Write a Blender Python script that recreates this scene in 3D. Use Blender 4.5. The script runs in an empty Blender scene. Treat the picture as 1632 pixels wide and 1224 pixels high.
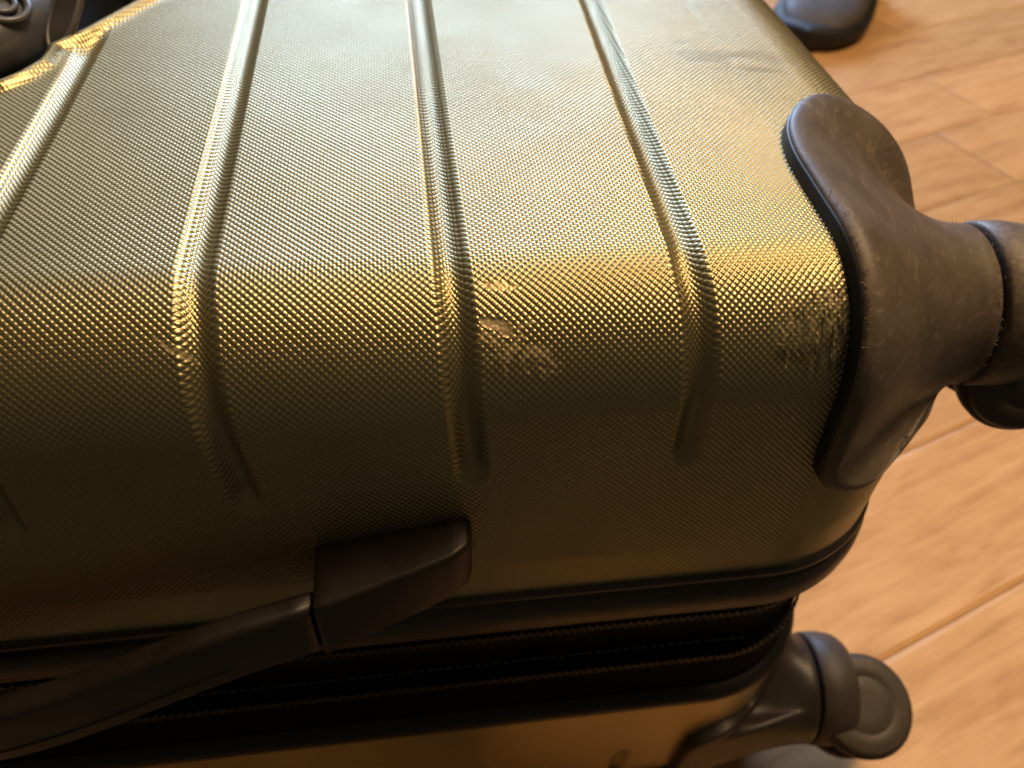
import bpy, bmesh, math, random
import numpy as np
from mathutils import Vector, Matrix

SC = bpy.context.scene
COL = SC.collection
random.seed(12)
rng = np.random.default_rng(11)

# ------------------------------------------------------------------ camera
RM = np.array([[0.99162161, -0.06836151, 0.10960511],
               [-0.12545709, -0.71180953, 0.69107721],
               [0.03077488, -0.69903784, -0.71442215]])      # columns: image right, image down, forward
CAM = np.array([-0.01111, -0.14761, 0.13450])
cam_data = bpy.data.cameras.new("camera")
cam = bpy.data.objects.new("camera", cam_data)
COL.objects.link(cam)
M = Matrix.Identity(4)
for i in range(3):
    M[i][0] = RM[i, 0]; M[i][1] = -RM[i, 1]; M[i][2] = -RM[i, 2]; M[i][3] = CAM[i]
cam.matrix_world = M
cam_data.sensor_width = 36.0
cam_data.lens = 36.0 * 1300 / 1632
cam_data.clip_start = 0.01
cam_data.clip_end = 50
cam_data.dof.use_dof = True
cam_data.dof.focus_distance = 0.212
cam_data.dof.aperture_fstop = 14.5
SC.camera = cam

# ------------------------------------------------------------------ light
w = bpy.data.worlds.new("World"); SC.world = w; w.use_nodes = True
bg = w.node_tree.nodes["Background"]
bg.inputs[0].default_value = (1.0, 0.80, 0.50, 1)
bg.inputs[1].default_value = 0.050

def area_lamp(name, loc, target, sx, sy, energy, color):
    d = bpy.data.lights.new(name, 'AREA'); d.shape = 'RECTANGLE'; d.size = sx; d.size_y = sy
    d.energy = energy; d.color = color
    o = bpy.data.objects.new(name, d); COL.objects.link(o)
    o.location = loc
    o.rotation_euler = (Vector(target) - Vector(loc)).to_track_quat('-Z', 'Y').to_euler()
    return o
area_lamp("ceiling_lamp", (0.75, 0.38, 1.75), (0.15, 0.2, -0.2), 0.8, 0.65, 39, (1.0, 0.67, 0.35))
area_lamp("window_light", (0.30, 3.0, 0.85), (0.05, 0.1, 0.0), 0.9, 0.65, 84, (0.46, 0.65, 1.0))
area_lamp("wall_bounce_fill", (-0.3, 2.4, 2.0), (0.0, 0.1, 0.0), 2.8, 1.1, 16, (0.95, 0.97, 1.0))  # added fill, stands in for window light bouncing off wall and ceiling

SC.view_settings.view_transform = 'Standard'
SC.view_settings.look = 'None'
SC.view_settings.exposure = 0.0
SC.view_settings.gamma = 1.0

# ------------------------------------------------------------------ helpers
def link(o, parent=None):
    COL.objects.link(o)
    if parent is not None:
        o.parent = parent
    return o

def mesh_np(name, verts, quads, mat, parent=None, smooth=True, attrs=None):
    me = bpy.data.meshes.new(name)
    verts = np.asarray(verts, np.float32); quads = np.asarray(quads, np.int32)
    nf, k = quads.shape
    me.vertices.add(len(verts)); me.vertices.foreach_set("co", verts.ravel())
    me.loops.add(nf * k); me.loops.foreach_set("vertex_index", quads.ravel())
    me.polygons.add(nf); me.polygons.foreach_set("loop_start", np.arange(0, nf * k, k, dtype=np.int32))
    if attrs:
        for an, av in attrs.items():
            a = me.attributes.new(an, 'FLOAT', 'POINT'); a.data.foreach_set("value", np.asarray(av, np.float32))
    me.update(calc_edges=True)
    me.polygons.foreach_set("use_smooth", np.full(nf, smooth))
    me.materials.append(mat)
    o = bpy.data.objects.new(name, me)
    return link(o, parent)

def grid_quads(n, m, off=0, wrap=False, flip=False):
    i, j = np.meshgrid(np.arange(n - 1), np.arange(m if wrap else m - 1), indexing='ij')
    j2 = (j + 1) % m
    q = np.stack([i * m + j, i * m + j2, (i + 1) * m + j2, (i + 1) * m + j], -1).reshape(-1, 4) + off
    return q[:, ::-1] if flip else q

def bm_obj(name, bm, mat, parent=None, smooth=True):
    me = bpy.data.meshes.new(name)
    bmesh.ops.recalc_face_normals(bm, faces=bm.faces)
    bm.to_mesh(me); bm.free()
    for p in me.polygons: p.use_smooth = smooth
    me.materials.append(mat)
    return link(bpy.data.objects.new(name, me), parent)

def hash2(ix, iy, seed):
    h = (ix * 374761393 + iy * 668265263 + seed * 1442695041) & 0xFFFFFFFF
    h = ((h ^ (h >> 13)) * 1274126177) & 0xFFFFFFFF
    return ((h ^ (h >> 16)) & 0xFFFF) / 65535.0

def vnoise(x, y, seed=0):
    x = np.asarray(x, float); y = np.asarray(y, float)
    ix = np.floor(x).astype(np.int64); iy = np.floor(y).astype(np.int64)
    fx = x - ix; fy = y - iy
    fx = fx * fx * (3 - 2 * fx); fy = fy * fy * (3 - 2 * fy)
    a = hash2(ix, iy, seed); b = hash2(ix + 1, iy, seed); c = hash2(ix, iy + 1, seed); d = hash2(ix + 1, iy + 1, seed)
    return (a * (1 - fx) + b * fx) * (1 - fy) + (c * (1 - fx) + d * fx) * fy

def fbm(x, y, seed=0, o=4):
    s = 0; a = .5
    for k in range(o):
        s = s + a * vnoise(x * 2 ** k, y * 2 ** k, seed + k); a *= .5
    return s / (1 - .5 ** o)

def sstep(a, b, x):
    t = np.clip((x - a) / (b - a), 0, 1)
    return t * t * (3 - 2 * t)

# ------------------------------------------------------------------ materials
def new_mat(name):
    m = bpy.data.materials.new(name); m.use_nodes = True
    nt = m.node_tree
    return m, nt, nt.nodes["Principled BSDF"]

def noise_node(nt, scale, detail=4, rough=.55, vec=None):
    n = nt.nodes.new("ShaderNodeTexNoise"); n.inputs["Scale"].default_value = scale
    n.inputs["Detail"].default_value = detail; n.inputs["Roughness"].default_value = rough
    if vec is not None: nt.links.new(vec, n.inputs["Vector"])
    return n

def ramp(nt, fac, stops):
    r = nt.nodes.new("ShaderNodeValToRGB")
    els = r.color_ramp.elements
    while len(els) < len(stops): els.new(.5)
    for e, (p, c) in zip(els, stops):
        e.position = p; e.color = (*c, 1) if len(c) == 3 else c
    nt.links.new(fac, r.inputs[0])
    return r

def mixc(nt, fac, a, b):
    m = nt.nodes.new("ShaderNodeMix"); m.data_type = 'RGBA'
    for s, v in ((m.inputs[6], a), (m.inputs[7], b)):
        if isinstance(v, tuple): s.default_value = (*v, 1)
        else: nt.links.new(v, s)
    if isinstance(fac, (int, float)): m.inputs[0].default_value = fac
    else: nt.links.new(fac, m.inputs[0])
    return m.outputs[2]

def math_node(nt, op, a, b=None, clamp=False):
    m = nt.nodes.new("ShaderNodeMath"); m.operation = op; m.use_clamp = clamp
    for s, v in zip(m.inputs, (a, b)):
        if v is None: continue
        if isinstance(v, (int, float)): s.default_value = v
        else: nt.links.new(v, s)
    return m.outputs[0]

def bump(nt, bsdf, height, strength, dist):
    b = nt.nodes.new("ShaderNodeBump"); b.inputs["Strength"].default_value = strength
    b.inputs["Distance"].default_value = dist
    nt.links.new(height, b.inputs["Height"]); nt.links.new(b.outputs[0], bsdf.inputs["Normal"])

def mat_shell():
    m, nt, b = new_mat("gold_shell")
    at = nt.nodes.new("ShaderNodeAttribute"); at.attribute_name = "scuff"
    st = nt.nodes.new("ShaderNodeAttribute"); st.attribute_name = "stain"
    sm = nt.nodes.new("ShaderNodeAttribute"); sm.attribute_name = "smudge"
    tc = nt.nodes.new("ShaderNodeTexCoord")
    n1 = noise_node(nt, 18, 3, .5, tc.outputs["Object"])
    base = ramp(nt, n1.outputs[0], [(.3, (.352, .307, .170)), (.7, (.405, .355, .200))]).outputs[0]
    c = mixc(nt, at.outputs["Fac"], base, (.42, .34, .20))
    c = mixc(nt, math_node(nt, 'MULTIPLY', st.outputs["Fac"], .5), c, (.20, .155, .09))
    c = mixc(nt, math_node(nt, 'MULTIPLY', sm.outputs["Fac"], .95), c, (.07, .06, .055))
    nt.links.new(c, b.inputs["Base Color"])
    b.inputs["Metallic"].default_value = .88
    r = math_node(nt, 'ADD', math_node(nt, 'MULTIPLY', at.outputs["Fac"], .15), .345)
    r = math_node(nt, 'ADD', r, math_node(nt, 'MULTIPLY', st.outputs["Fac"], .12))
    n5 = noise_node(nt, 45, 5, .6, tc.outputs["Object"])
    r = math_node(nt, 'ADD', r, math_node(nt, 'MULTIPLY', math_node(nt, 'SUBTRACT', n5.outputs[0], .5), .07))
    nt.links.new(r, b.inputs["Roughness"])
    nt.links.new(math_node(nt, 'SUBTRACT', .88, math_node(nt, 'MULTIPLY', at.outputs["Fac"], .62)), b.inputs["Metallic"])
    n2 = noise_node(nt, 2600, 2, .5, tc.outputs["Object"])
    bump(nt, b, n2.outputs[0], .12, .0002)
    return m

def mat_plastic(name, col, rough=.42, wear=0.0, bump_s=.25, scale=900, dust=0.0):
    m, nt, b = new_mat(name)
    tc = nt.nodes.new("ShaderNodeTexCoord")
    n1 = noise_node(nt, 60, 5, .6, tc.outputs["Object"])
    dark = tuple(x * .8 for x in col); light = tuple(min(1, x * 1.25) for x in col)
    c = ramp(nt, n1.outputs[0], [(.3, dark), (.7, light)]).outputs[0]
    if wear:
        mp = nt.nodes.new("ShaderNodeMapping"); mp.inputs["Scale"].default_value = (1, .35, 3.0)
        mp.inputs["Rotation"].default_value = (.4, .3, .5)
        nt.links.new(tc.outputs["Object"], mp.inputs[0])
        n3 = noise_node(nt, 190, 6, .75, mp.outputs[0])
        f = ramp(nt, n3.outputs[0], [(.55, (0, 0, 0)), (.68, (1, 1, 1))]).outputs[0]
        c = mixc(nt, math_node(nt, 'MULTIPLY', f, wear), c, (.30, .235, .18))
        n4 = noise_node(nt, 1500, 1, .5, tc.outputs["Object"])
        f2 = ramp(nt, n4.outputs[0], [(.68, (0, 0, 0)), (.73, (1, 1, 1))]).outputs[0]
        c = mixc(nt, math_node(nt, 'MULTIPLY', f2, wear * .7), c, (.38, .31, .24))
    if wear > .3:
        ge = nt.nodes.new("ShaderNodeNewGeometry")
        ed = ramp(nt, ge.outputs["Pointiness"], [(.515, (0, 0, 0)), (.56, (1, 1, 1))]).outputs[0]
        n6 = noise_node(nt, 420, 4, .7, tc.outputs["Object"])
        f6 = ramp(nt, n6.outputs[0], [(.42, (0, 0, 0)), (.58, (1, 1, 1))]).outputs[0]
        c = mixc(nt, math_node(nt, 'MULTIPLY', math_node(nt, 'MULTIPLY', ed, f6), .32), c, (.34, .26, .19))
    if dust:
        n5 = noise_node(nt, 25, 6, .65, tc.outputs["Object"])
        c = mixc(nt, math_node(nt, 'MULTIPLY', n5.outputs[0], dust), c, (.20, .165, .13))
    nt.links.new(c, b.inputs["Base Color"])
    b.inputs["Roughness"].default_value = rough
    rr = ramp(nt, n1.outputs[0], [(.2, (rough - .06,) * 3), (.8, (rough + .12,) * 3)])
    nt.links.new(rr.outputs[0], b.inputs["Roughness"])
    n2 = noise_node(nt, scale, 3, .6, tc.outputs["Object"])
    bump(nt, b, n2.outputs[0], bump_s, .0003)
    return m

def mat_fabric(name, col):
    m, nt, b = new_mat(name)
    tc = nt.nodes.new("ShaderNodeTexCoord")
    wv = nt.nodes.new("ShaderNodeTexWave"); wv.bands_direction = 'X'; wv.inputs["Scale"].default_value = 300
    wv.inputs["Distortion"].default_value = .6; wv.inputs["Detail Scale"].default_value = 2
    nt.links.new(tc.outputs["Object"], wv.inputs[0])
    c = mixc(nt, wv.outputs[1], tuple(x * .55 for x in col), col)
    nt.links.new(c, b.inputs["Base Color"]); b.inputs["Roughness"].default_value = .85; b.inputs["Specular IOR Level"].default_value = .12
    bump(nt, b, wv.outputs[1], .6, .0006)
    return m

def mat_wood():
    m, nt, b = new_mat("oak_wood")
    tc = nt.nodes.new("ShaderNodeTexCoord")
    oi = nt.nodes.new("ShaderNodeObjectInfo")
    add = nt.nodes.new("ShaderNodeVectorMath"); add.operation = 'ADD'
    cx = nt.nodes.new("ShaderNodeCombineXYZ")
    nt.links.new(math_node(nt, 'MULTIPLY', oi.outputs["Random"], 37.0), cx.inputs[0])
    nt.links.new(math_node(nt, 'MULTIPLY', oi.outputs["Random"], 11.0), cx.inputs[1])
    nt.links.new(tc.outputs["Object"], add.inputs[0]); nt.links.new(cx.outputs[0], add.inputs[1])
    mp = nt.nodes.new("ShaderNodeMapping"); mp.inputs["Scale"].default_value = (1.0, 9.0, 1.0)
    nt.links.new(add.outputs[0], mp.inputs[0])
    n1 = noise_node(nt, 9, 7, .62, mp.outputs[0]); n1.inputs["Distortion"].default_value = .7
    mp2 = nt.nodes.new("ShaderNodeMapping"); mp2.inputs["Scale"].default_value = (1.0, 22.0, 1.0)
    nt.links.new(add.outputs[0], mp2.inputs[0])
    n2 = noise_node(nt, 26, 5, .65, mp2.outputs[0])
    mp3 = nt.nodes.new("ShaderNodeMapping"); mp3.inputs["Scale"].default_value = (1.0, 1.8, 1.0)
    nt.links.new(add.outputs[0], mp3.inputs[0])
    n3 = noise_node(nt, 26, 6, .62, mp3.outputs[0])
    c = ramp(nt, n1.outputs[0], [(.28, (.41, .200, .077)), (.5, (.60, .332, .138)), (.72, (.73, .440, .200))]).outputs[0]
    f = ramp(nt, n2.outputs[0], [(.52, (0, 0, 0)), (.70, (1, 1, 1))]).outputs[0]
    c = mixc(nt, math_node(nt, 'MULTIPLY', f, .35), c, (.36, .18, .07))
    g = ramp(nt, n3.outputs[0], [(.40, (0, 0, 0)), (.66, (1, 1, 1))]).outputs[0]
    c = mixc(nt, math_node(nt, 'MULTIPLY', g, .42), c, (.72, .43, .20))
    h = math_node(nt, 'ADD', math_node(nt, 'MULTIPLY', oi.outputs["Random"], .25), .86)
    mm = nt.nodes.new("ShaderNodeMix"); mm.data_type = 'RGBA'; mm.blend_type = 'MULTIPLY'; mm.inputs[0].default_value = 1
    nt.links.new(c, mm.inputs[6]); nt.links.new(h, mm.inputs[7])
    nt.links.new(mm.outputs[2], b.inputs["Base Color"])
    b.inputs["Roughness"].default_value = .5
    b.inputs["Coat Weight"].default_value = .12; b.inputs["Coat Roughness"].default_value = .35
    hh = math_node(nt, 'ADD', math_node(nt, 'MULTIPLY', n2.outputs[0], .4), n1.outputs[0])
    bump(nt, b, hh, .22, .002)
    return m

SHELL = mat_shell()
BROWNBLACK = mat_plastic("worn_dark_plastic", (.100, .077, .060), .50, wear=.50, bump_s=.16, scale=1700)
DARKPL = mat_plastic("dark_plastic", (.034, .026, .022), .40, wear=.08)
BLACKPL = mat_plastic("black_rubber", (.012, .011, .011), .45)
CASTERPL = mat_plastic("dusty_wheel_plastic", (.042, .033, .027), .52, wear=.12, dust=.18)
TYRE = mat_plastic("tyre_rubber", (.022, .018, .017), .55, dust=.15)
HANDLEPL = mat_plastic("handle_plastic", (.013, .0092, .0082), .42, wear=.03)
GUN = mat_plastic("gunmetal", (.120, .126, .150), .40, bump_s=.05)
GUN.node_tree.nodes["Principled BSDF"].inputs["Metallic"].default_value = .35
TAPE = mat_fabric("zipper_fabric", (.005, .0045, .0045))
LINER = mat_fabric("liner_fabric", (.0018, .0018, .0018))
TEETH = mat_plastic("zipper_teeth_plastic", (.008, .0075, .0075), .5)
FRAY = mat_plastic("frayed_plastic", (.22, .16, .11), .5)
SHOEG = mat_plastic("shoe_grey", (.060, .053, .055), .6, bump_s=.5, scale=500)
SHOEB = mat_plastic("shoe_sole_black", (.006, .006, .006), .6)
WOOD = mat_wood()
GAPM = mat_plastic("dark_gap", (.10, .055, .025), .8)

# ------------------------------------------------------------------ suitcase shell
XE, RF, RC, W = .171, .035, .060, .450
XC = XE - RC
XMID = -.18
RIM_TAU = math.pi * RF / 2
DEPTH = .126                                   # side wall height of the front shell
TAU_END = RIM_TAU + DEPTH - RF
PU, PV = .00215, .00225                        # pitch of the embossed scales
RIBS = [[(-.1262, .0872), (-.1266, .03), (-.1268, -.03), (-.1295, -.0896)],
        [(-.0690, .18), (-.0683, 0), (-.0660, -.04), (-.0625, -.0855)],
        [(-.0012, .18), (-.0015, 0), (-.0005, -.04), (.0021, -.0791)],
        [(.0725, .18), (.0655, .02), (.0640, -.01), (.0655, -.05), (.0662, -.0777)]]
RIB_END = [-.0896, -.0855, -.0791, -.0777]
RIB_W, RIB_D = .0056, .0025

_q = [(-.18, .133), (-.165, .1355), (-.1486, .1430), (-.1441, .1489), (-.1404, .1572), (-.1398, .1640), (-.1401, .1703),
      (-.1310, .1838), (-.1211, .2032), (-.1139, .2172), (-.1125, .2250)]
_h = _q + [(x, .45 - y) for x, y in _q[-2::-1]]
REC = np.array(_h + [(-.36 - x, y) for x, y in _h[-2:0:-1]])

def rec_dist(x, y):
    return poly_dist(REC, x, y)

def poly_dist(REC, x, y):
    """signed distance to a closed outline (negative inside)"""
    d2 = np.full(x.shape, 1e9); inside = np.zeros(x.shape, bool)
    n = len(REC)
    for i in range(n):
        ax, ay = REC[i]; bx, by = REC[(i + 1) % n]
        t = np.clip(((x - ax) * (bx - ax) + (y - ay) * (by - ay)) / ((bx - ax) ** 2 + (by - ay) ** 2), 0, 1)
        d2 = np.minimum(d2, (x - ax - t * (bx - ax)) ** 2 + (y - ay - t * (by - ay)) ** 2)
        c = ((ay > y) != (by > y)) & (x < (bx - ax) * (y - ay) / (by - ay + 1e-12) + ax)
        inside ^= c
    d = np.sqrt(d2)
    return np.where(inside, -d, d)

def profile(tau):
    tau = np.asarray(tau, float)
    ang = np.clip(tau / RF, 0, math.pi / 2)
    d = np.where(tau < 0, RF - tau, RF * (1 - np.sin(ang)))
    z = np.where(tau < 0, 0, np.where(tau > RIM_TAU, -RF - (tau - RIM_TAU), -RF * (1 - np.cos(ang))))
    return d, z, np.sin(ang), np.cos(ang)

def scales(U, V):
    a = U / PU + V / PV; b = U / PU - V / PV
    fa = a - np.round(a); fb = b - np.round(b)
    p = np.abs(2 * fa); q = np.abs(2 * fb)
    return (1 - p ** 2.4) * (1 - q ** 2.4)

_r = random.Random(4)
SCR = [(.004 + .018 * _r.random(), -.0235 - .014 * _r.random(), _r.uniform(.0025, .0075), _r.gauss(-.35, .45), _r.uniform(.00022, .00036)) for _ in range(22)]
SCR += [(.086 + .019 * _r.random(), -.018 - .022 * _r.random(), _r.uniform(.002, .0055), _r.gauss(-1.3, .35), _r.uniform(.00018, .00030)) for _ in range(26)]

def relief(U, V, squeeze, hires):
    """height along the normal and the wear masks, from unfolded sheet coordinates"""
    gro = np.zeros_like(U); du = np.zeros_like(U); flat = np.zeros_like(U)
    for pts, ve in zip(RIBS, RIB_END):
        vs = np.array([p[1] for p in pts][::-1]); xs = np.array([p[0] for p in pts][::-1])
        xi = np.interp(V, vs, xs)
        dx = U - xi
        fade = sstep(-.0015, .009, V - ve) ** .75 * (1 + .45 * sstep(-.02, -.05, V))
        ww = RIB_W * (.72 + .28 * np.minimum(fade, 1))
        q = np.clip(dx / ww, -1, 1)
        shape = .5 * (1 + np.cos(math.pi * q))
        shape = shape ** .85
        gro -= RIB_D * shape * fade
        du += .62 * ww / math.pi * np.sin(math.pi * q) * fade
    lip = np.zeros_like(U); recd = None
    X, Y = U, V + RF
    near = (X < -.095) & (Y > .12)
    recd = np.full(U.shape, 1.0)
    if near.any():
        recd[near] = rec_dist(X[near], Y[near])
        e = np.exp(-((recd - .0035) / .0030) ** 2)
        lip = .0030 * e - .016 * sstep(.0012, -.006, recd)
        gro *= sstep(.004, .012, recd)
    s = scales(U + du, V) if hires else np.zeros_like(U)
    # wear
    n1 = fbm(U * 420, V * 420, 3); n2 = fbm(U * 1400, V * 1400, 9, 3); n3 = fbm(U * 130, V * 130, 21)
    def blob(cx, cy, rx, ry, rot=0.0):
        c, sn = math.cos(rot), math.sin(rot)
        ax = (U - cx) * c + (V - cy) * sn; ay = -(U - cx) * sn + (V - cy) * c
        return np.sqrt((ax / rx) ** 2 + (ay / ry) ** 2)
    scuff = np.zeros_like(U); gouge = np.zeros_like(U)
    m = sstep(1.15, .75, blob(.0105, -.0250, .0054, .0017, -.38) + (n1 - .5) * 1.3)
    scuff = np.maximum(scuff, m); gouge = np.maximum(gouge, m)
    m = sstep(1.2, .7, blob(.0155, -.0335, .0105, .0050, -.25) + (n3 - .5) * .8) * sstep(.50, .60, n1)
    scuff = np.maximum(scuff, m * .75)
    m = sstep(1.2, .7, blob(.0115, -.0135, .0050, .0014, -.1) + (n1 - .5) * .9)
    scuff = np.maximum(scuff, m * .45); gouge = np.maximum(gouge, m * .7)
    m = sstep(1.1, .7, blob(-.0722, -.0262, .0055, .0009, -.62) + (n1 - .5) * 1.1) * sstep(.35, .55, n2)
    scuff = np.maximum(scuff, m * .8); gouge = np.maximum(gouge, m * .6)
    # hair-thin scratches
    HAIR = [(x, v, x + L * math.cos(a), v + L * math.sin(a), wd_) for x, v, L, a, wd_ in SCR]
    for (x0, v0, x1, v1, wd) in HAIR + [(.0058, -.0315, .0150, -.0345, .00022), (.0150, -.0345, .0215, -.0372, .0002), (.047, -.0165, .0500, -.0150, .00025),
                                 (.088, -.0320, .0915, -.0325, .00022), (.086, -.0345, .0885, -.0353, .0002), (.0945, -.0345, .0955, -.0372, .00025),
                                 (.0300, -.118, .0420, -.126, .0003), (.034, -.127, .0475, -.1385, .0002), (.098, -.026, .1035, -.0215, .0002)]:
        t = np.clip(((U - x0) * (x1 - x0) + (V - v0) * (v1 - v0)) / ((x1 - x0) ** 2 + (v1 - v0) ** 2), 0, 1)
        d = np.hypot(U - x0 - t * (x1 - x0) + (n1 - .5) * .0012, V - v0 - t * (v1 - v0) + (n3 - .5) * .0015)
        scuff = np.maximum(scuff, sstep(wd * 1.8, wd * .6, d) * sstep(.25, .5, n2) * .9)
    # rubbed corner beside the wheel mount: scales worn flat, streaks running down
    cr = sstep(1.15, .35, blob(.1060, -.0300, .021, .020) + (n3 - .5) * .5)
    stre = fbm(U * 1700, V * 260, 31, 3)
    gouge = np.maximum(gouge, cr * .55)
    scuff = np.maximum(scuff, cr * sstep(.55, .72, stre) * .45)
    stain = np.zeros_like(U)
    sm1 = fbm(U * 75 + 3, V * 120, 88); sm2 = fbm(U * 260, V * 420, 91)
    stain = sstep(1.15, .25, blob(.112, .116, .030, .0190, -.35) + (n3 - .5) * .6) * .75 * sstep(.40, .72, sm1 * .75 + sm2 * .25)
    stain = np.maximum(stain,   .6 * sstep(1.2, .1, blob(.123, .1035, .013, .0030, -.2) + (n3 - .5) * .9))
    stain = np.maximum(stain,   .6 * sstep(1.3, .1, blob(.101, .1180, .0085, .0060, -.2) + (n1 - .5) * .9))
    dirty = sstep(1.2, .3, blob(.093, -.0375, .0075, .0036) + (n1 - .5) * .8) * sstep(.25, .80, stre)
    dirty = np.maximum(dirty, sstep(1.2, .4, blob(.1035, -.0355, .0050, .0028) + (n1 - .5) * .8) * sstep(.25, .80, stre))
    dirty = np.maximum(dirty, .9 * cr * sstep(.55, .72, fbm(U * 1500, V * 190, 47, 3)))
    amp = .00037 / np.maximum(1, squeeze ** 1.2) * (1 - .92 * gouge) * (1 - .55 * stain)
    amp = amp * (1 - .70 * np.exp(-((recd - .003) / .004) ** 2)) * (1 + .14 * (fbm(U * 60, V * 60, 77, 2) - .5))
    h = gro + lip + s * amp + gouge * ((n2 - .5) * .0004 + (n1 - .5) * .0003) + scuff * (n1 - .5) * .0003
    recd = np.minimum(recd, cut_dist(U, V) - .0048)
    return h, recd, scuff, stain, dirty

def sdf(p):
    x, y, z = p
    qx = x - XC; qy = RC - y
    if qx > 0 and qy > 0: ins = RC - math.hypot(qx, qy)
    else: ins = min(XE - x, y)
    if ins < RF and z > -RF: return math.hypot(RF - ins, RF + z) - RF
    return max(-ins, z)
def grad(p):
    e = 2e-4
    g = np.array([sdf(p + e * np.eye(3)[i]) - sdf(p - e * np.eye(3)[i]) for i in range(3)])
    return g / (np.linalg.norm(g) + 1e-9)
def on_shell(p):
    p = np.array(p, float)
    for _ in range(12): p = p - grad(p) * sdf(p) * .9
    return p
LOOP = [(.1450, .1115, 0), (.1367, .1110, 0), (.1281, .1060, 0), (.1195, .0961, 0), (.1143, .0858, 0), (.1113, .0721, 0), (.1104, .0557, 0), (.1100, .0422, 0),
        (.1096, .029, -.0005), (.1096, .0207, -.0031), (.1093, .0129, -.0079), (.1088, .0069, -.0141), (.1080, .0019, -.0238), (.1080, 0, -.0347),
        (.1089, 0, -.0501), (.1102, 0, -.0623), (.1140, 0, -.0695), (.1193, .0006, -.0730), (.1290, .0030, -.0755), (.1385, .0075, -.0735), (.1465, .0130, -.0690), (.1545, .0205, -.0740),
        (.1620, .0300, -.0830), (.1685, .0440, -.0900), (.1710, .0580, -.0930), (.1710, .0730, -.0890), (.1710, .0860, -.0770), (.1710, .0940, -.0600), (.1708, .0970, -.0420), (.1690, .0990, -.0270),
        (.1640, .1030, -.0130), (.1550, .1085, -.0040)]
def catmull(pts, n):
    pts = np.array(pts, float); m = len(pts)
    seg = np.linalg.norm(np.roll(pts, -1, 0) - pts, axis=1); cum = np.concatenate([[0], np.cumsum(seg)])
    out = []
    for s in np.linspace(0, cum[-1], n, endpoint=False):
        i = min(np.searchsorted(cum, s, 'right') - 1, m - 1); t = (s - cum[i]) / seg[i]
        p0, p1, p2, p3 = pts[(i - 1) % m], pts[i], pts[(i + 1) % m], pts[(i + 2) % m]
        out.append(.5 * ((2 * p1) + (-p0 + p2) * t + (2 * p0 - 5 * p1 + 4 * p2 - p3) * t * t + (-p0 + 3 * p1 - 3 * p2 + p3) * t ** 3))
    return np.array(out)

def unfold(p):
    x, y, z = p
    def tau_of(ins, z):
        if z < -RF + 1e-6: return RIM_TAU + (-z - RF)
        if ins >= RF: return RF - ins
        return RF * math.atan2(RF - ins, RF + z)
    if x <= XC: return x, -tau_of(y, z)
    if y >= RC: return XC + (RC - RF) + tau_of(XE - x, z), (RC - RF) + (y - RC)
    qx, qy = x - XC, RC - y
    rr = math.hypot(qx, qy); rho = (RC - RF) + tau_of(RC - rr, z)
    return XC + rho * qx / rr, (RC - RF) - rho * qy / rr
CUT = np.array([unfold(on_shell(p)) for p in catmull(LOOP, 120)])
def cut_dist(x, y):
    out = np.full(x.shape, 1.0)
    m = (x > CUT[:, 0].min() - .01) & (y > CUT[:, 1].min() - .01) & (y < CUT[:, 1].max() + .01)
    if m.any(): out[m] = poly_dist(CUT, x[m], y[m])
    return out

def patch_A(xs, taus, hires):
    d, z, ns, nc = profile(taus)
    X, T = np.meshgrid(xs, taus, indexing='ij')
    U, V = X, -T
    h, recd, sc, st, sm = relief(U, V, np.ones_like(U), hires)
    P = np.stack([X, d[None] - h * ns[None], z[None] + h * nc[None]], -1)
    return P, recd, sc, st, sm

def patch_C(phis, taus, hires):
    d, z, ns, nc = profile(taus)
    F, T = np.meshgrid(phis, taus, indexing='ij')
    rho = (RC - RF) + T
    U = XC + rho * np.sin(F); V = (RC - RF) - rho * np.cos(F)
    rad = np.maximum(RC - d, 1e-4)[None] * np.ones_like(F)
    sq = 1 + (np.maximum(rho, 1e-4) / rad - 1) * sstep(0, .6, F) + 6 * sstep(.75, .95, F) * sstep(.03, .06, T)
    h, recd, sc, st, sm = relief(U, V, sq, hires)
    R = rad + h * ns[None]
    P = np.stack([XC + R * np.sin(F), RC - R * np.cos(F), z[None] + h * nc[None]], -1)
    return P, recd, sc, st, sm

def patch_B(ys, taus, hires):
    d, z, ns, nc = profile(taus)
    Yg, T = np.meshgrid(ys, taus, indexing='ij')
    U = XC + (RC - RF) + T; V = (RC - RF) + (Yg - RC)
    h, recd, sc, st, sm = relief(U, V, np.ones_like(U), hires)
    P = np.stack([XE - d[None] + h * ns[None], Yg, z[None] + h * nc[None]], -1)
    return P, recd, sc, st, sm

def rng_steps(*segs):
    out = []
    for a, b, s in segs:
        n = max(2, int(math.ceil((b - a) / s)))
        out.append(np.linspace(a, b, n, endpoint=False))
    return np.concatenate(out + [np.array([segs[-1][1]])])

def assemble(patches):
    V = []; Q = []; A = [[], [], []]; off = 0
    for (P, recd, sc, st, sm), flip in patches:
        n, m = P.shape[:2]
        q = grid_quads(n, m, off, flip=flip)
        keep = (recd.ravel() > -.006)
        qk = keep[q - off].all(1)
        Q.append(q[qk]); V.append(P.reshape(-1, 3)); off += n * m
        for a, v in zip(A, (sc, st, sm)): a.append(v.ravel())
    return np.concatenate(V), np.concatenate(Q), [np.concatenate(a) for a in A]

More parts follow.
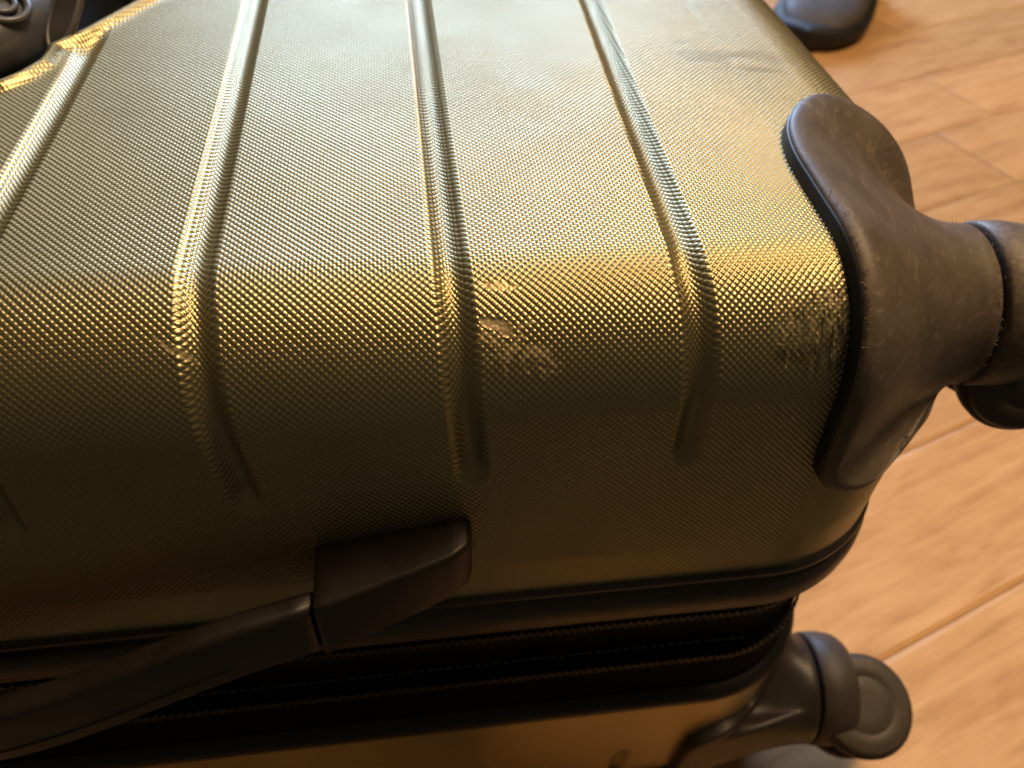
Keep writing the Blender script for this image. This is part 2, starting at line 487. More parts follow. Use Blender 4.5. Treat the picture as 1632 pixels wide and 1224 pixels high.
DU, DV = PU / 8, PV / 8
def lat(a, b, st):                                    # whole lattice steps, so that samples fall evenly on the scales
    return a + st * np.arange(int(round((b - a) / st)))
tau_in = -(RC - RF)                                   # where the corner arcs shrink to a point
taus_c = np.concatenate([lat(tau_in, RIM_TAU, DV), lat(RIM_TAU, RIM_TAU + .070, DV), lat(RIM_TAU + .070, TAU_END, PV / 4), [TAU_END]])
taus_a = np.concatenate([lat(-(W / 2 + .010 - RF), tau_in, DV), taus_c])
taus_a = np.concatenate([taus_a[np.append(np.diff(taus_a) > 4e-5, True)]])
xs_a = np.append(lat(XMID, XC, DU), XC)
phis = np.concatenate([np.linspace(0, .92, 380, endpoint=False), np.linspace(.92, math.pi / 2, 50)])
hi = [(patch_A(xs_a, taus_a, True), False),
      (patch_C(phis, taus_c, True), False),
      (patch_B(np.append(lat(RC, W / 2, DV), W / 2), np.concatenate([taus_c[taus_c < .036], np.linspace(.036, TAU_END, 8)]), True), False)]
Vh, Qh, Ah = assemble(hi)
# the rest of the shell (out of the frame) at low resolution
lt_c = rng_steps((tau_in, 0, .004), (0, RIM_TAU, .004), (RIM_TAU, TAU_END, .008))
lt_a = np.concatenate([rng_steps((-(W / 2 - RF), tau_in, .003))[:-1], lt_c])
lo = [(patch_A(rng_steps((XMID, XC, .0016)), lt_a, False), False), (patch_C(np.linspace(0, math.pi / 2, 24), lt_c, False), False),
      (patch_B(rng_steps((RC, W / 2, .005)), lt_c, False), False)]
Vl, Ql, Al = assemble(lo)
lo_x = [(patch_A(rng_steps((XMID, XC, .0016)), np.concatenate([[-(W / 2 + .010 - RF)], lt_a]), False), False)] + lo[1:]
lo_y = [(patch_A(rng_steps((XMID, XC, .0016)), np.concatenate([[-(W / 2 - .010 - RF)], lt_a[lt_a > -(W / 2 - .012 - RF)]]), False), False)] + lo[1:]
LOW = {(1, 0): assemble(lo_x), (0, 1): assemble(lo_y), (1, 1): assemble(lo_y)}
def mir(v, mx, my):
    v = v.copy()
    if mx: v[:, 0] = 2 * XMID - v[:, 0]
    if my: v[:, 1] = W - v[:, 1]
    return v
VV = [Vh]; QQ = [Qh]; AA = [[a] for a in Ah]; off = len(Vh)
for mx, my in ((1, 0), (0, 1), (1, 1)):
    Vl, Ql, Al = LOW[mx, my]
    VV.append(mir(Vl, mx, my)); q = Ql + off
    QQ.append(q[:, ::-1] if (mx + my) == 1 else q); off += len(Vl)
    for a, v in zip(AA, Al): a.append(v)
AA = [np.concatenate(a) for a in AA]

suitcase = bpy.data.objects.new("suitcase", None); COL.objects.link(suitcase)
suitcase.location = (0, 0, 0)
suitcase["label"] = "large ribbed gold hard-shell suitcase lying on the wooden floor, scuffed at its corner"
suitcase["category"] = "suitcase"
front = mesh_np("front_shell", np.concatenate(VV), np.concatenate(QQ), SHELL, suitcase,
                attrs={"scuff": AA[0], "stain": AA[1], "smudge": AA[2]})
front["label"] = "ribbed gold half with a fine scale texture, scraped and stained in places"

# back shell: same outline, below the zipper band, mirrored in z
ZB = -.352
ZB_TOP = -.243
bt_c = rng_steps((tau_in, 0, .003), (0, RIM_TAU, .0025), (RIM_TAU, RIM_TAU + (ZB_TOP - ZB) - RF, .004))
bt_a = np.concatenate([rng_steps((-(W / 2 - RF), tau_in, .006))[:-1], bt_c])
RIBS_KEEP = RIBS; RIBS = [[(x + .012 if k == 3 else x, v) for x, v in r] for k, r in enumerate(RIBS)]
REC_KEEP = REC; REC = REC + np.array([0, 50.0])
bl = [(patch_A(rng_steps((XMID, XC, .0020)), bt_a, False), True), (patch_C(np.linspace(0, math.pi / 2, 40), bt_c, False), True),
      (patch_B(rng_steps((RC, W / 2, .004)), bt_c, False), True)]
Vb, Qb, Ab = assemble(bl)
Vb[:, 2] = ZB - Vb[:, 2]
VV = []; QQ = []; off = 0
for mx, my in ((0, 0), (1, 0), (0, 1), (1, 1)):
    VV.append(mir(Vb, mx, my)); q = Qb + off
    QQ.append(q[:, ::-1] if (mx + my) == 1 else q); off += len(Vb)
zero = np.zeros(off)
mesh_np("back_shell", np.concatenate(VV), np.concatenate(QQ), SHELL, suitcase,
        attrs={"scuff": zero, "stain": zero, "smudge": zero})
RIBS = RIBS_KEEP; REC = REC_KEEP

# bands that run round the outline: swept profiles (inset, z)
def outline(inset, n_arc=28):
    """closed plan outline as points and outward normals at a given inset"""
    pts = []; nor = []
    xa, xb, ya, yb = 2 * XMID - XE, XE, 0.0, W
    for cx, cy, a0 in ((xb - RC, ya + RC, -90), (xb - RC, yb - RC, 0), (xa + RC, yb - RC, 90), (xa + RC, ya + RC, 180)):
        for k in range(n_arc + 1):
            a = math.radians(a0 + 90 * k / n_arc)
            nx, ny = math.cos(a), math.sin(a)
            pts.append((cx + (RC - inset) * nx, cy + (RC - inset) * ny)); nor.append((nx, ny))
    return np.array(pts), np.array(nor)

def sag(x, z):
    return z

def band(name, prof, mat, parent=suitcase, ripple=0.0):
    rows = []
    for ins, z in prof:
        p, n = outline(ins)
        # split the long near side so that it can undulate a little
        q = []
        for i in range(len(p)):
            a = p[i]; b = p[(i + 1) % len(p)]
            L = np.hypot(*(b - a)); k = max(1, int(L / .012))
            for j in range(k): q.append(a + (b - a) * j / k)
        rows.append(np.array(q))
    m = len(rows[0])
    V = []
    for (ins, z), r in zip(prof, rows):
        zz = z + ripple * (fbm(r[:, 0] * 14 + 5, r[:, 1] * 14 + z * 60, 5, 2) - .5)
        V.append(np.column_stack([r, zz]))
    return mesh_np(name, np.concatenate(V), grid_quads(len(prof), m, wrap=True, flip=True), mat, parent)

band("edge_gasket", [(.006, -.1235), (.0005, -.1240), (-.0016, -.1252), (-.0018, -.1275), (-.0004, -.1290), (.0004, -.1298), (-.0012, -.1312), (-.0030, -.135),
                     (-.0034, -.141), (-.0028, -.147), (-.0010, -.151), (.003, -.1535), (.010, -.154)], DARKPL, ripple=.0008)
band("zipper_tape", [(.006, -.1525), (.0055, -.158), (.0060, -.170), (.0062, -.1745), (.0085, -.1765), (.0095, -.186), (.0080, -.196), (.0062, -.1975),
                     (.0058, -.208), (.0050, -.220), (.0040, -.232), (.006, -.236)], TAPE, ripple=.0020)
band("lower_piping", [(.006, -.2315), (.0010, -.2330), (-.0012, -.2365), (-.0008, -.2405), (.0008, -.2435), (.0012, -.2460), (.006, -.247)], BLACKPL, ripple=.0010)

# zipper teeth: two rows round the visible sides
def zipper_row(z):
    bm = bmesh.new()
    p, n = outline(.0052, 60)
    path = []
    xs = np.arange(-.30, XC, .0017)
    for x in xs: path.append((x, .0052, 0, -1))
    for k in range(56):
        a = math.radians(-90 + 90 * k / 55)
        path.append((XC + (RC - .0052) * math.cos(a), RC + (RC - .0052) * math.sin(a), math.cos(a), math.sin(a)))
    for i, (x, y, nx, ny) in enumerate(path):
        dz = .0007 if i % 2 else -.0007
        zz = z + dz + .0020 * (float(fbm(np.array([x * 14 + 5]), np.array([y * 14 + z * 60]), 5, 2)[0]) - .5)
        t = Vector((-ny, nx, 0)); nn = Vector((nx, ny, 0))
        c = Vector((x, y, zz)) + nn * .0005
        vs = [bm.verts.new(c + t * (sx * .0006) + nn * (sn * .0006) + Vector((0, 0, sz * .0017))) for sx in (-1, 1) for sn in (-1, 1) for sz in (-1, 1)]
        for f in ((0, 1, 3, 2), (4, 6, 7, 5), (0, 4, 5, 1), (2, 3, 7, 6), (0, 2, 6, 4), (1, 5, 7, 3)):
            bm.faces.new([vs[j] for j in f])
    o = bm_obj("zipper_teeth", bm, TEETH, suitcase, smooth=False)
    o["kind"] = "stuff"
zipper_row(-.166); zipper_row(-.2050)
# stitching along the tapes
def stitches(z, ins):
    bm = bmesh.new()
    for x in np.arange(-.30, XC + .01, .0040):
        zz = z + .0020 * (float(fbm(np.array([x * 14 + 5]), np.array([ins * 14 + z * 60]), 5, 2)[0]) - .5)
        c = Vector((x, ins - .0003, zz))
        vs = [bm.verts.new(c + Vector((sx * .0013, sy * .0002, sz * .00022))) for sx in (-1, 1) for sy in (-1, 1) for sz in (-1, 1)]
        for f in ((0, 1, 3, 2), (4, 6, 7, 5), (0, 4, 5, 1), (2, 3, 7, 6), (0, 2, 6, 4), (1, 5, 7, 3)):
            bm.faces.new([vs[j] for j in f])
    o = bm_obj("stitching", bm, mat_plastic("thread", (.16, .13, .11), .6), suitcase, smooth=False)
    o["kind"] = "stuff"
stitches(-.1945, .0078)

# ------------------------------------------------------------------ corner wheel mounts
NECK = np.array([.1790, .0580, -.0520]); NECK_R = .0290
AX = np.array([.985, -.10, .02]); AX /= np.linalg.norm(AX)
def neck_frame():
    u = np.array([0, 1.0, 0]); u -= AX * (u @ AX); u /= np.linalg.norm(u)
    v = np.cross(AX, u)
    return u, v
NU, NV = neck_frame()
def build_mount(NECK, plain=None):
    n = 160
    P = np.array([on_shell(p) for p in catmull(LOOP, n)])
    N = np.array([grad(p) for p in P])
    for _ in range(3): N = (N + np.roll(N, 1, 0) + np.roll(N, -1, 0)); N /= np.linalg.norm(N, axis=1)[:, None]
    T = np.roll(P, -1, 0) - np.roll(P, 1, 0); T /= np.linalg.norm(T, axis=1)[:, None]
    I = np.cross(N, T)
    cen = NECK - AX * .02
    sgn = np.sign(np.einsum('ij,ij->i', I, cen[None] - P)); I *= np.sign(sgn.sum())
    for _ in range(4): I = (I + np.roll(I, 1, 0) + np.roll(I, -1, 0)); I /= np.linalg.norm(I, axis=1)[:, None]
    ang = np.unwrap(np.arctan2((P - NECK) @ NV, (P - NECK) @ NU))
    uni = ang[0] + np.sign(ang[-1] - ang[0]) * np.linspace(0, 2 * math.pi, n, endpoint=False)
    ang = .65 * ang + .35 * uni
    C = NECK + NECK_R * (np.cos(ang)[:, None] * NU + np.sin(ang)[:, None] * NV)
    th = (.0060 - .0036 * sstep(.122, .150, P[:, 0]))[:, None]
    rings = [P - N * .0015, P + N * (th - .0016) - I * .0004, P + N * (th - .0005), P + N * th + I * .0009, P + N * (th + .0002) + I * .0022]
    p0 = P + N * (th + .0003) + I * .0036
    d0 = I * .035 + N * .002
    dist = np.linalg.norm(C - p0, axis=1)[:, None]
    bw = .34 + .44 * sstep(.055, .095, P[:, 1]) * sstep(-.06, -.02, P[:, 2])
    bw = bw - .38 * sstep(-.030, -.060, P[:, 2])
    if plain is not None: bw = np.full(n, plain)
    bw = bw[:, None]
    ch = C - p0
    d0 = (1 - bw) * (ch + N * .006) + bw * I * dist * .80
    d1 = (1 - bw) * (.45 * ch + .55 * AX[None] * dist) + bw * AX[None] * dist * 1.15
    for t in np.linspace(0, 1, 30):
        h00 = 2 * t ** 3 - 3 * t ** 2 + 1; h10 = t ** 3 - 2 * t ** 2 + t; h01 = -2 * t ** 3 + 3 * t ** 2; h11 = t ** 3 - t ** 2
        R = h00 * p0 + h10 * d0 + h01 * C + h11 * d1
        rings.append(R)
    rings.append(C + AX * .0030); rings.append(C + AX * .0036 - (C - NECK) * .02)
    rings.append(C + AX * .0034 - (C - NECK) * .10); rings.append(C - AX * .002 - (C - NECK) * .14); rings.append(C - AX * .002 - (C - NECK) * .95)
    return np.concatenate(rings), grid_quads(len(rings), n, wrap=True), P, N, C, th
MV, MQ, MP, MN, MC, MTH = build_mount(NECK)
NECK_B = np.array([.1815, .0260, -.0500])
MV2, MQ2, _a, _b, _c, _d = build_mount(NECK_B, .30)

def empty_part(name, loc, parent):
    o = bpy.data.objects.new(name, None); link(o, parent); o.location = loc
    return o

mount = mesh_np("wheel_mount", MV, MQ, BROWNBLACK, suitcase)
mount["label"] = "worn dark brown plastic wheel mount wrapped over the upper corner"
mv2 = MV2.copy(); mv2[:, 2] = ZB - mv2[:, 2]
mount2 = mesh_np("wheel_mount", mv2, MQ[:, ::-1], DARKPL, suitcase)
mount2["label"] = "dark wheel mount on the lower corner, near the floor"
def recalc(o):
    bm = bmesh.new(); bm.from_mesh(o.data); bmesh.ops.recalc_face_normals(bm, faces=bm.faces); bm.to_mesh(o.data); bm.free()
recalc(mount); recalc(mount2)

# added black band that paints the shade on the mount plate's side edge
def tube_along(path, r, k, closed=True):
    path = np.asarray(path); n = len(path)
    T = np.roll(path, -1, 0) - np.roll(path, 1, 0)
    if not closed: T[0] = path[1] - path[0]; T[-1] = path[-1] - path[-2]
    T /= np.linalg.norm(T, axis=1)[:, None]
    up = np.array([.3, .5, .8]); A = np.cross(T, up); A /= np.linalg.norm(A, axis=1)[:, None]; B = np.cross(T, A)
    rr = np.broadcast_to(np.asarray(r, float), (n,))
    V = [path + rr[:, None] * (math.cos(a) * A + math.sin(a) * B) for a in np.linspace(0, 2 * math.pi, k, endpoint=False)]
    V = np.stack(V, 1).reshape(-1, 3)
    q = grid_quads(n, k, wrap=True)
    if closed:
        i = n - 1; j = np.arange(k); j2 = (j + 1) % k
        q = np.concatenate([q, np.stack([i * k + j, i * k + j2, j2, j], -1)])
    return V, q
MT = np.roll(MP, -1, 0) - np.roll(MP, 1, 0); MT /= np.linalg.norm(MT, axis=1)[:, None]
MO = np.cross(MN, MT)
if np.einsum('ij,ij->i', MO, MP - NECK).sum() < 0: MO = -MO
MO = MO * (MTH / .006) ** 2
gr_ = [MP - MN * .001 + MO * .0016, MP + MN * MTH * .10 + MO * .0014, MP + MN * MTH * .66 + MO * .0010, MP + MN * MTH * .76 + MO * .0004, MP + MN * MTH * .76 - MO * .001]
gk = np.concatenate(gr_); gq = grid_quads(len(gr_), len(MP), wrap=True)
recalc(mesh_np("mount_edge_shade", gk, gq, BLACKPL, mount))

# frayed whiskers of scraped plastic on the mount's edges
def whiskers(spots, parent):
    V = []; Q = []; off = 0
    for base, dirn, L, r in spots:
        k = 5
        b = np.array(base); d = np.array(dirn, float); d /= np.linalg.norm(d)
        side = rng.normal(size=3); side -= d * (side @ d); side /= np.linalg.norm(side)
        pts = np.array([b + d * L * t + side * L * .45 * t * t for t in np.linspace(0, 1, k)])
        v, q = tube_along(pts, r * np.linspace(1, .3, k), 4, closed=False)
        V.append(v); Q.append(q + off); off += len(v)
    o = mesh_np("plastic_fray", np.concatenate(V), np.concatenate(Q), FRAY, parent)
    o["kind"] = "stuff"
sp = []
idx = np.arange(len(MP))
lipP = MP + MN * MTH
for i in idx:
    x, y, z = MP[i]
    onfront = (abs(x - .109) < .004 and .005 < y < .045)
    top = (y > .100 and z > -.02)
    if onfront and rng.random() < .9:
        for _ in range(2): sp.append((lipP[i] + rng.normal(size=3) * .0006, MN[i] + rng.normal(size=3) * .8 + np.array([1.2, 0, 0]), rng.uniform(.0007, .0022), .00014))
    if (top or (x > .165 and z > -.05)) and rng.random() < .45:
        sp.append((lipP[i] + MN[i] * .0002, MN[i] + rng.normal(size=3) * .7, rng.uniform(.0005, .0014), .00015))
for i in range(len(MC)):
    d = MC[i] - NECK
    if d @ np.array([0, -.7, .7]) > -.004:
        for _ in range(2):
            if rng.random() < .38: sp.append((MC[i] + AX * .003 + rng.normal(size=3) * .0006, d / NECK_R + rng.normal(size=3) * .7, rng.uniform(.0005, .0014), .00018))
whiskers(sp, mount)

# ------------------------------------------------------------------ caster wheels
def lathe(prof, k=48):
    """profile (axial, radius) -> verts along +X"""
    V = []
    for a, r in prof:
        for j in range(k):
            t = 2 * math.pi * j / k
            V.append((a, r * math.cos(t), r * math.sin(t)))
    return np.array(V), grid_quads(len(prof), k, wrap=True)
def frame_from(ax):
    ax = np.array(ax, float); ax /= np.linalg.norm(ax)
    h = np.array([0, 0, 1.0]) if abs(ax[2]) < .9 else np.array([0, 1.0, 0])
    u = np.cross(h, ax); u /= np.linalg.norm(u); v = np.cross(ax, u)
    return np.stack([ax, u, v], 1)
def put(V, c, ax):
    return V @ frame_from(ax).T + np.array(c)
def rounded_disc(hw, r, e=.0025, hollow=0.0):
    pr = [(-hw, .0001), (-hw, r - e)]
    for a in np.linspace(0, math.pi / 2, 6): pr.append((-hw + e * (1 - math.cos(a)), r - e + e * math.sin(a)))
    for a in np.linspace(math.pi / 2, 0, 6): pr.append((hw - e * (1 - math.cos(a)), r - e + e * math.sin(a)))
    pr += [(hw + .0006, r * .80), (hw + .0008, r * .60), (hw + .0005, r * .585), (hw + .0008, r * .565), (hw + .0009, r * .3), (hw + .0009, .0001)]
    return pr

def ring_loft(sections):
    """sections: list of (centre, u half-axis vector, v half-axis vector) -> superelliptic loft"""
    k = 40; V = []
    for c, u, v in sections:
        for j in range(k):
            t = 2 * math.pi * j / k
            ct, st = math.cos(t), math.sin(t)
            e = .8
            V.append(np.array(c) + np.array(u) * math.copysign(abs(ct) ** e, ct) + np.array(v) * math.copysign(abs(st) ** e, st))
    return np.array(V), grid_quads(len(sections), k, wrap=True)

def build_caster(neck, ax, trail, naxis, label, drop=.030, out=.030, rw=.0255):
    """neck: swivel centre; ax: swivel axis; trail: horizontal direction to the wheel; naxis: wheel axle"""
    neck = np.array(neck); ax = np.array(ax) / np.linalg.norm(ax)
    naxis = np.array(naxis, float); naxis -= ax * (naxis @ ax); naxis /= np.linalg.norm(naxis)
    trail = np.array(trail, float); trail -= ax * (trail @ ax); trail -= naxis * (trail @ naxis); trail /= np.linalg.norm(trail)
    wc = neck + ax * out + trail * drop
    root = empty_part("caster_wheel", tuple(neck), suitcase); root["label"] = label
    inv = -neck
    def add(name, V, q, mat):
        o = mesh_np(name, V + inv, q, mat, root); recalc(o); return o
    pr = [(.0015, .0001), (.0015, .0250), (.0016, .0284), (.0026, .0297), (.0110, .0300), (.0180, .0290), (.0220, .0262), (.0235, .020), (.0238, .0001)]
    V, q = lathe(pr); add("swivel_cap", put(V, neck, ax), q, BROWNBLACK if "upper" in label else CASTERPL)
    # fork: from the cap, sweeping back over the wheels and down between them
    sec = []
    for t in np.linspace(0, 1, 14):
        a = neck + ax * .010; b = neck + ax * (out * .75) + trail * (drop * .35); c = wc + trail * .004 + ax * .002
        p = (1 - t) ** 2 * a + 2 * t * (1 - t) * b + t * t * c
        d = 2 * (1 - t) * (b - a) + 2 * t * (c - b); d /= np.linalg.norm(d)
        s = np.cross(naxis, d)
        wu = .0245 * (1 - t) + .0080 * t if t < .0 else (.0245 * (1 - sstep(.0, .75, t)) + .0062 * sstep(.0, .75, t))
        wv = .0240 * (1 - t) + .0215 * t
        sec.append((p, naxis * wu, s * wv))
    p, u, v = sec[-1]; sec.append((p + d * .006, u * .9, v * .8)); sec.append((p + d * .010, u * .5, v * .4)); sec.append((p + d * .0105, u * .02, v * .02))
    V, q = ring_loft(sec); add("fork", V, q, CASTERPL)
    for sg in (1, -1):
        V, q = lathe(rounded_disc(.0058, rw))
        wh = add("wheel", put(V, wc + naxis * sg * .0120, naxis * sg), q, CASTERPL)
        pr = [(-.0052, rw - .001), (-.0048, rw + .0010), (-.002, rw + .0018), (.002, rw + .0018), (.0030, rw + .0010), (.0034, rw - .001)]
        V, q = lathe(pr); add("tyre", put(V, wc + naxis * sg * .0120, naxis * sg), q, TYRE)
    return root, wc, naxis

c1, w1, n1_ = build_caster(NECK + AX * .0046, AX, (0, -.25, -1.0), (0, -1.0, .25), "worn upper spinner wheel leaving the frame at the right", drop=.019, out=.028)
NECK2 = np.array([.1815, .0260, ZB + .0500]); AX2 = np.array([.985, -.10, -.02])
c2, w2, n2_ = build_caster(NECK2 + AX2 * .0040, AX2, (0, -.93, -.36), (0, -.36, .93), "dusty lower spinner wheel beside the floorboards", drop=.010, out=.028, rw=.0250)

# ------------------------------------------------------------------ carry handle on the side wall
handle = empty_part("carry_handle", (XMID, -.02, -.11), suitcase)
handle["label"] = "dark plastic carry handle on the side wall"
hinv = -np.array([XMID, -.02, -.11])
def quad_loft(secs, k=6, e=.0025):
    """secs: (x, yfront, yback, ztop, zbot) rounded-rectangle sections along x"""
    V = []; cnt = None
    for x, yf, yb, zt, zb in secs:
        r = max(1e-4, min(e, abs(yb - yf) * .45, abs(zt - zb) * .45))
        ring = []
        for cy, cz, a0 in ((yb - r, zt - r, 0), (yf + r, zt - r, 90), (yf + r, zb + r, 180), (yb - r, zb + r, 270)):
            for j in range(k + 1):
                a = math.radians(a0 + 90 * j / k)
                ring.append((x, cy + r * math.cos(a), cz + r * math.sin(a)))
        V += ring; cnt = len(ring)
    return np.array(V), grid_quads(len(secs), cnt, wrap=True)
blk = [(.0012, -.0035, .004, -.0800, -.0945), (.0008, -.0075, .004, -.0775, -.0970), (-.0012, -.0112, .004, -.0762, -.0985), (-.006, -.0138, .004, -.0768, -.1003),
       (-.018, -.0168, .004, -.0790, -.1040), (-.032, -.0196, .004, -.0815, -.1085), (-.0445, -.0220, .004, -.0838, -.1130), (-.0470, -.0222, .0035, -.0845, -.1136), (-.0476, -.0212, .0030, -.0852, -.1130)]
V, q = quad_loft(blk, e=.0022)
b1 = mesh_np("handle_block", V + hinv, q, HANDLEPL, handle); recalc(b1)
V2 = V.copy(); V2[:, 0] = 2 * XMID - V2[:, 0]
b2 = mesh_np("handle_block", V2 + hinv, q, HANDLEPL, handle); recalc(b2)
grip = []
for x in np.linspace(-.0492, XMID, 26):
    t = (-.0492 - x) / (-.0492 - XMID)
    yf = -.0215 - .0125 * math.sin(min(1, t * 1.25) * math.pi / 2)
    yb = yf + .0085 + .0005 * t
    zt = -.0872 - .0090 * t - .018 * sstep(.10, .9, t)
    zb = zt - .0265 - .003 * t
    grip.append((x, yf, yb, float(zt), float(zb)))
grip = [(-.0482, -.0200, -.0130, -.0880, -.1115)] + grip
grip = grip + [(2 * XMID - x, a, b, c, d) for x, a, b, c, d in grip[-2::-1]]
V, q = quad_loft(grip, e=.0030)
g = mesh_np("grip", V + hinv, q, HANDLEPL, handle); recalc(g)
slot = [(x, yf - .0004, yf + .002, zb + .0085, zb + .0070) for x, yf, yb, zt, zb in grip if -.26 < x < -.075]
V, q = quad_loft(slot, e=.0006)
mesh_np("grip_seam", V + hinv, q, BLACKPL, g)

# ------------------------------------------------------------------ lock recess at the upper left
def poly_sheet(name, pts, z, mat, parent):
    bm = bmesh.new()
    c = bm.verts.new((XMID, W / 2, z))
    vs = [bm.verts.new((XMID + (x - XMID) * 1.06, W / 2 + (y - W / 2) * 1.06, z)) for x, y in pts]
    for i in range(len(vs)): bm.faces.new((c, vs[i], vs[(i + 1) % len(vs)]))
    return bm_obj(name, bm, mat, parent, smooth=False)
liner = poly_sheet("lock_recess", REC, -.0150, LINER, suitcase)

def blob_mesh(c, axes, n=40, m=24, pw=(2.6, 2.6)):
    V = []
    for i in range(m + 1):
        th = -math.pi / 2 + math.pi * i / m
        for j in range(n):
            ph = 2 * math.pi * j / n
            cs = lambda a, p: math.copysign(abs(math.cos(a)) ** (2 / p), math.cos(a))
            sn = lambda a, p: math.copysign(abs(math.sin(a)) ** (2 / p), math.sin(a))
            V.append(np.array(c) + axes[0] * cs(th, pw[0]) * cs(ph, pw[1]) + axes[1] * cs(th, pw[0]) * sn(ph, pw[1]) + axes[2] * sn(th, pw[0]))
    return np.array(V), grid_quads(m + 1, n, wrap=True)
def ax3(lx, ly, lz, rot, tilt=0):
    r = Matrix.Rotation(rot, 3, 'Z') @ Matrix.Rotation(tilt, 3, 'X')
    a = np.array(r)
    return [a[:, 0] * lx, a[:, 1] * ly, a[:, 2] * lz]
V, q = blob_mesh((-.1625, .1880, .0030), ax3(.0210, .0400, .0140, math.radians(-14)))
lock = mesh_np("lock", V, q, GUN, suitcase); recalc(lock)
def torus(c, R, r, ax, n=40, k=10):
    p = np.array([(0, R * math.cos(t), R * math.sin(t)) for t in np.linspace(0, 2 * math.pi, n, endpoint=False)])
    V, q = tube_along(p, r, k)
    return put(V, c, ax), q
V, q = torus((-.1520, .1750, .0150), .0088, .0014, (.38, -.25, 1)); mesh_np("lock_ring", V, q, GUN, lock)
V, q = torus((-.1520, .1750, .0155), .0048, .0012, (.38, -.25, 1)); mesh_np("lock_ring", V, q, GUN, lock)
# pull tab: rimmed oval with an engraved field
tab = empty_part("pull_tab", (-.1345, .1850, .0070), suitcase)
tl = np.array([.33, .66, .68]); tl /= np.linalg.norm(tl)          # the tab stands up out of the recess
tw = np.array([.86, -.45, .05]); tw -= tl * (tw @ tl); tw /= np.linalg.norm(tw)
ta = [tw * .0062, tl * .0150, np.cross(tw, tl) * .0016]
if ta[2][2] < 0: ta[2] = -ta[2]
V, q = blob_mesh((0, 0, 0), ta, pw=(3.5, 2.3)); tb = mesh_np("tab_body", V, q, mat_plastic("tab_metal", (.06, .055, .052), .35), tab); recalc(tb)
rimp = np.array([ta[0] * .93 * math.cos(t) + ta[1] * .95 * math.sin(t) + ta[2] * .9 for t in np.linspace(0, 2 * math.pi, 60, endpoint=False)])
V, q = tube_along(rimp, .0009, 8); mesh_np("tab_rim", V, q, GUN, tab)

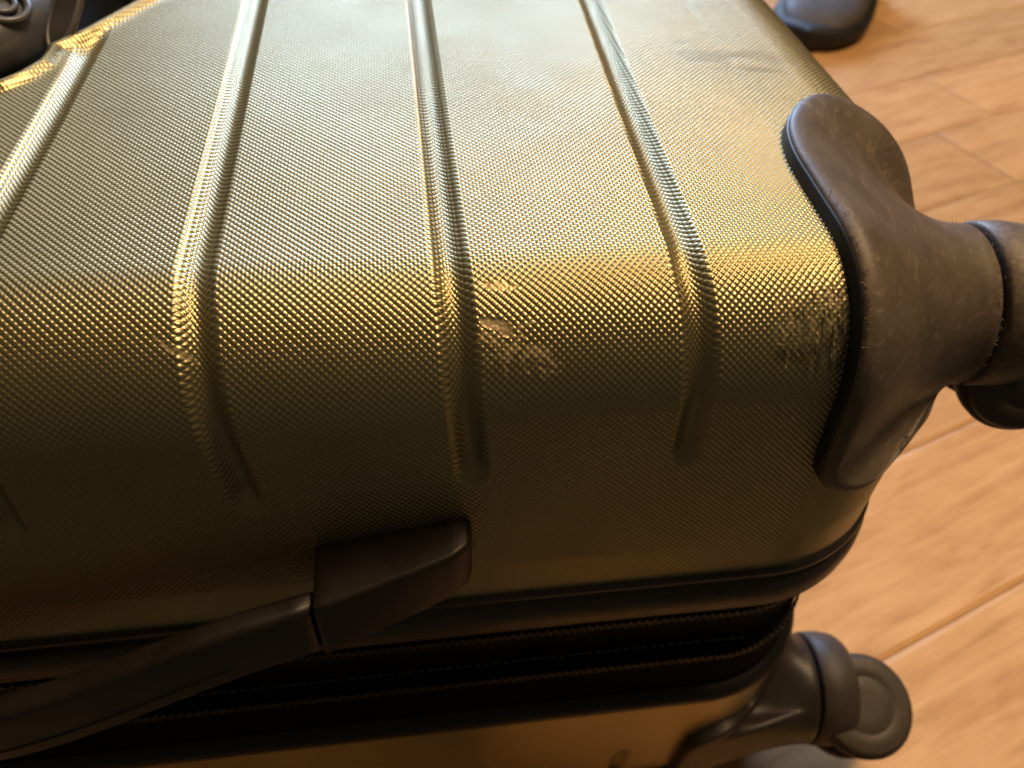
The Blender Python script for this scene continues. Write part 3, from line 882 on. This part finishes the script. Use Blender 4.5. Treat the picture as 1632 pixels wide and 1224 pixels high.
# ------------------------------------------------------------------ floor
ZF = -.356
floor = bpy.data.objects.new("floor", None); COL.objects.link(floor)
TH = math.radians(19.7)
floor.location = (0, 0, ZF); floor.rotation_euler = (0, 0, TH)
floor["kind"] = "structure"
sub = bmesh.new()
vs = [sub.verts.new((x, y, -.012)) for x, y in ((.14, -.157), (3.6, -.157), (3.6, 1.918), (-2.4, 1.918), (-2.4, .80))]
sub.faces.new(vs)
bm_obj("subfloor", sub, GAPM, floor, smooth=False)
PWD = .1222; GAP = .0008
def plank_mesh(L):
    bm = bmesh.new()
    bv = .0035; h = .0012
    xs = [0, bv, L - bv, L]; ys = [0, bv, PWD - GAP - bv, PWD - GAP]
    ny = 5
    ysr = [0, bv] + [bv + (PWD - GAP - 2 * bv) * k / ny for k in range(1, ny)] + [PWD - GAP - bv, PWD - GAP]
    rows = []
    for x in xs:
        r = []
        for y in ysr:
            edge = x in (0, L) or y in (ysr[0], ysr[-1])
            z = -h if edge else random.uniform(-.0003, .0003)
            r.append(bm.verts.new((x, y, z)))
        rows.append(r)
    for i in range(len(xs) - 1):
        for j in range(len(ysr) - 1):
            bm.faces.new((rows[i][j], rows[i + 1][j], rows[i + 1][j + 1], rows[i][j + 1]))
    per = [rows[0][j] for j in range(len(ysr))] + [rows[i][-1] for i in range(1, 4)] + [rows[3][j] for j in range(len(ysr) - 2, -1, -1)] + [rows[i][0] for i in (2, 1)]
    low = [bm.verts.new((v.co.x, v.co.y, -.0115)) for v in per]
    for i in range(len(per)):
        k = (i + 1) % len(per); bm.faces.new((per[i], per[k], low[k], low[i]))
    bmesh.ops.recalc_face_normals(bm, faces=bm.faces)
    me = bpy.data.meshes.new("plank"); bm.to_mesh(me); bm.free()
    for p in me.polygons: p.use_smooth = False
    me.materials.append(WOOD)
    return me
PM = [plank_mesh(L) for L in (.82, 1.0, 1.22, 1.45)]
PL = (.82, 1.0, 1.22, 1.45)
for r in range(-1, 16):
    y0 = -.0360 + r * PWD
    x = max(-2.4, (-.095 - (y0 + .06) * math.cos(TH)) / math.sin(TH)) + (random.uniform(0, .8) - .8 if r > 6 else 0)
    first = r < 3
    while x < 3.2:
        k = 3 if first else random.randrange(4)
        first = False
        o = bpy.data.objects.new("plank", PM[k]); link(o, floor)
        o.location = (x, y0, random.uniform(-.0004, .0004))
        x += PL[k] + GAP

# ------------------------------------------------------------------ dark rounded shoe on the floor beyond
shoe = bpy.data.objects.new("shoe", None); COL.objects.link(shoe)
shoe.scale = (1.05, 1.05, 1.0)
shoe.location = (.650, 1.075, ZF); shoe.rotation_euler = (0, 0, math.radians(236))
shoe["label"] = "blurred dark grey shoe with black sole on the floor behind the suitcase"
shoe["category"] = "shoe"
def shoe_loft(secs, k=36):
    V = []
    for x, wd, z0, z1 in secs:
        for j in range(k):
            t = 2 * math.pi * j / k
            ct, st = math.cos(t), math.sin(t)
            V.append((x, wd * math.copysign(abs(ct) ** .75, ct), (z0 + z1) / 2 + (z1 - z0) / 2 * math.copysign(abs(st) ** .75, st)))
    return np.array(V), grid_quads(len(secs), k, wrap=True)
up = []
for t in np.linspace(0, 1, 22):
    x = -.13 + .27 * t
    wd = .048 * (1 - max(0, (t - .62) / .38) ** 2.6) ** .5 * (.85 + .3 * math.sin(t * 2.4)) + .0005
    z1 = .095 - .045 * sstep(.15, .75, t) - .028 * max(0, (t - .75) / .25) ** 2
    up.append((x, float(wd), .012, float(z1)))
V, q = shoe_loft(up); recalc(mesh_np("upper", V, q, SHOEG, shoe))
so = [(x + .010 * (i / 21) ** 6, wd * 1.03 + .010 * (1 - (i / 21) ** 10), .001, .034) for i, (x, wd, a, b) in enumerate(up)]
V, q = shoe_loft(so); recalc(mesh_np("sole", V, q, SHOEB, shoe))
